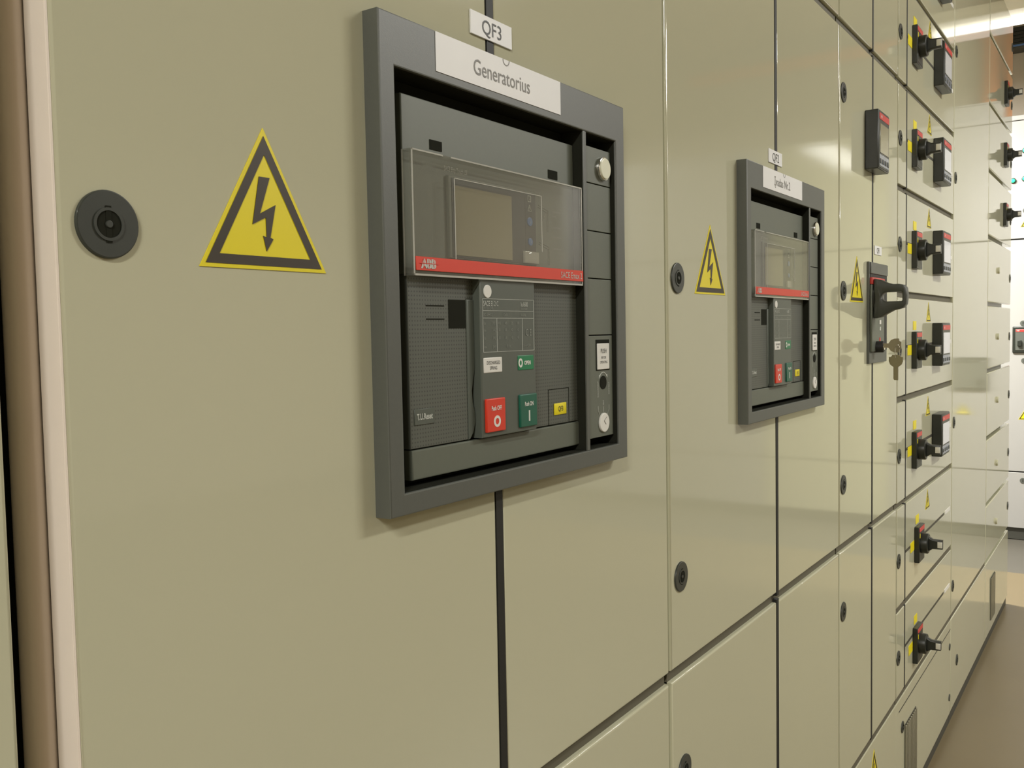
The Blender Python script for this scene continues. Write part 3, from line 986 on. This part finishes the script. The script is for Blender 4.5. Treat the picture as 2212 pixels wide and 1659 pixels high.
# after the turns the blade points along +y (into the lock)
mx = max(v.co.y for v in bm.verts); mn = min(v.co.y for v in bm.verts)
if abs(mx) < abs(mn):
    bmesh.ops.rotate(bm, cent=(0, 0, 0), matrix=Matrix.Rotation(math.pi, 3, 'Z'), verts=bm.verts)
bmesh.ops.translate(bm, verts=bm.verts, vec=k.base)
k.part('blade', bm, 'brass', smooth=False)
k2, bm = key('brass key hanging down from the ring below the lock', 2.118, -.054, -.078, False)
bmesh.ops.rotate(bm, cent=(0, 0, 0), matrix=Matrix.Rotation(math.radians(78), 3, 'Z'), verts=bm.verts)
bmesh.ops.translate(bm, verts=bm.verts, vec=k2.base)
k2.part('blade', bm, 'brass', smooth=False)
t = Thing('key_ring', 'thin chrome ring joining the two keys at the large handle', 'key ring', (2.122, -.056, -.074))
bm = new()
n = 28
pts = [(2.121 + .006 * math.cos(2 * math.pi * i / n), -.0565 - .0035 * math.cos(2 * math.pi * i / n), -.0570 + .0155 * math.sin(2 * math.pi * i / n)) for i in range(n + 1)]
tube(bm, pts, .0009, 8)
t.part('ring', bm, 'chrome')

# ------------------------------------------------------------------ far white cabinets (wall coordinates of the far row: a = -y, facing the camera side)
FZ1, FZA, FZB, FZ0 = 1.206, .491, -.880, -1.215
mods = [(-2.2, -1.57), (-1.57, -.77), (-.77, .03), (.03, .83), (.83, 1.63), (1.63, 2.43), (2.43, 3.23)]
for i, (a0, a1) in enumerate(mods):
    pm = 'paint' if i == 4 else 'farwhite'
    t = Thing('beige_cabinet' if i == 4 else 'white_cabinet', ['white cabinet wholly behind the end of the beige row', 'white cabinet partly hidden behind the end of the beige row', 'white cabinet facing the camera at the far end, beside the beige row',
                                'white cabinet right of the photo edge, mirrored in the beige doors', 'beige cabinet between the white ones across the far passage', 'white cabinet right of the beige one across the passage', 'last white cabinet across the far passage, by the right wall'][i],
              'cabinet', ((a0 + a1) / 2, .3, FLOOR), 'white cabinets across the far passage', True)
    t.part('body', box(new(), a0 + .001, a1 - .001, .02, .62, FZ0, FZ1), pm)
    t.part('plinth', box(new(), a0 + .001, a1 - .001, .012, .60, FLOOR, FZ0), 'plinth')
    for z0, z1 in ((FZ0, FZB - .004), (FZB + .004, FZA - .004), (FZA + .004, FZ1 - .03)):
        t.part('door', prism(new(), rect(a0 + .003, a1 - .003, z0, z1), 0, .0195, .002), pm)
    t.part('joint', box(new(), a0 + .002, a1 - .002, .012, .0198, FZB - .004, FZB + .004), 'rubber')
    t.part('joint', box(new(), a0 + .002, a1 - .002, .012, .0198, FZA - .004, FZA + .004), 'rubber')
    t.part('top_rail', box(new(), a0 + .001, a1 - .001, -.01, .0195, FZ1 - .028, FZ1, .003), pm)


def pilot(label, a, z):
    t = Thing('pilot_lamp', label, 'lamp', (a, 0, z - .015), 'green pilot lamps on the white cabinets', True)
    t.part('bezel', disc(new(), a, z, .016, -.010, 0, 24, .002), 'black')
    t.part('lens', disc(new(), a, z, .0115, -.018, -.009, 24, .004), 'greenlamp')


pilot('green pilot lamp on the white cabinet right beside the beige row end', -.142, .832)
pilot('upper green pilot lamp at the right photo edge on the white cabinet', -.082, 1.000)
pilot('lower green pilot lamp at the right photo edge on the white cabinet', -.082, .838)
warning('upper yellow warning triangle on the white cabinet at the right edge', -.060, .560, .085, True)
warning('lower yellow warning triangle on the white cabinet at the right edge', -.060, -.568, .085, True)
warning('yellow warning triangle on the white cabinet, right of the photo edge', .40, -.55, .085, True)


def relay(label, a0, z0, w, h, red='redprint'):
    t = Thing('breaker_panel', label, 'breaker', (a0 + w / 2, 0, z0), 'black framed breaker panels on the white cabinets', True)
    t.part('surround', box(new(), a0, a0 + w, -.012, 0, z0, z0 + h, .008, 3), 'black')
    t.part('face', box(new(), a0 + .016, a0 + w - .016, -.015, -.010, z0 + .016, z0 + h - .016, .002), 'frame')
    t.part('red_strip', box(new(), a0 + .018, a0 + w - .018, -.0165, -.014, z0 + h - .031, z0 + h - .018), red)
    t.part('lettering', text(new(), 'ABB', a0 + .03, z0 + h - .028, .007, -.0168, .9), 'white', smooth=False)
    t.part('toggle', box(new(), a0 + .028, a0 + .05, -.030, -.014, z0 + .04, z0 + .075, .003), 'black')


relay('black framed breaker with red strip on the white cabinet at the right edge', -.137, -.175, .22, .156)
relay('black framed breaker on the second white cabinet, mirrored in the beige doors', .26, -.40, .20, .20, 'lockgrey')
for i, (a, z) in enumerate(((-.083, .0), (-.075, -.22), (-.075, -.93), (-.075, .655))):
    t = Thing('cabinet_lock', ['grey lock above the black framed breaker on the white cabinet', 'grey lock below the black framed breaker on the white cabinet', 'grey lock low on the white cabinet at the right edge', 'grey lock high on the white cabinet at the right edge'][i], 'lock', (a, 0, z - .016), 'grey locks on the white cabinets', True)
    t.part('escutcheon', disc(new(), a, z, .016, -.003, 0, 24, .001), 'frame')
    t.part('keyway', box(new(), a - .002, a + .002, -.0036, -.002, z - .008, z + .008), 'rubber')

# ------------------------------------------------------------------ ceiling lamps
names = ['long ceiling lamp over the far cross passage', 'ceiling lamp behind the end of the beige row', 'ceiling lamp over the aisle behind the camera', 'added ceiling lamp beside the camera to light the doors, out of frame', 'added ceiling lamp to brighten the mirrored white cabinets, out to the right']
for i, (x, y, lx, ly, z, p) in enumerate(LAMPS):
    t = Thing('ceiling_lamp', names[i], 'lamp', (x, y, z - ZC + .02), 'fluorescent ceiling lamps')
    hx, hy = lx / 2, ly / 2
    zz = z - ZC
    t.part('housing', box(new(), x - hx - .02, x + hx + .02, y - hy - .03, y + hy + .03, zz + .045, zz + .105, .006), 'lampbody')
    for s in (-1, 1):
        if lx > ly:
            pts = [(x - hx, y + s * .035, zz + .026), (x + hx, y + s * .035, zz + .026)]
        else:
            pts = [(x + s * .035, y - hy, zz + .026), (x + s * .035, y + hy, zz + .026)]
        t.part('tube', tube(new(), pts, .013, 12), 'tube')
    for s in (-1, 1):
        e = (x + s * (hx - .15), y) if lx > ly else (x, y + s * (hy - .15))
        t.part('hanger', tube(new(), [(e[0], e[1], zz + .10), (e[0], e[1], ZT - ZC)], .006, 8), 'lampbody')

# ------------------------------------------------------------------ things above the far cabinets
t = Thing('orange_conduit', 'orange cable conduit bending along the far wall above the white cabinets', 'conduit', (6.80, -.32, FZ1))
bm = new()
pts = [(6.805, -.34, FZ1 + .005), (6.805, -.34, 1.80)]
for i in range(1, 9):
    a = math.pi / 2 * i / 8
    pts.append((6.805, -.34 - .10 * (1 - math.cos(a)), 1.80 + .10 * math.sin(a)))
pts.append((6.805, -2.4, 1.90))
tube(bm, pts, .050, 18)
t.part('pipe', bm, 'orange')
bm = new()
tube(bm, [(6.805, -.22, FZ1 + .005), (6.805, -.22, ZT - ZC)], .045, 18)
t.part('riser', bm, 'orange')
t = Thing('ventilation_unit', 'black box unit hanging on the tan wall above the white cabinets', 'air unit', (6.76, .05, 1.72))
t.part('casing', box(new(), 6.68, 6.855, -.10, .36, 1.725, 1.850, .01), 'black')
t.part('light_strip', box(new(), 6.674, 6.682, -.08, .34, 1.728, 1.738), 'blue')
for k in range(4):
    t.part('louvre', box(new(), 6.668, 6.682, -.08, .34, 1.752 + k * .022, 1.762 + k * .022, .001), 'rubber')
t = Thing('cable_duct', 'short white cable duct lying on top of the white cabinets', 'duct', (6.3, -.35, FZ1))
t.part('channel', box(new(), 6.22, 6.36, -.52, -.20, FZ1 + .001, FZ1 + .095, .004), 'farwhite')
t.part('lid', box(new(), 6.215, 6.365, -.525, -.195, FZ1 + .095, FZ1 + .105, .003), 'farwhite')
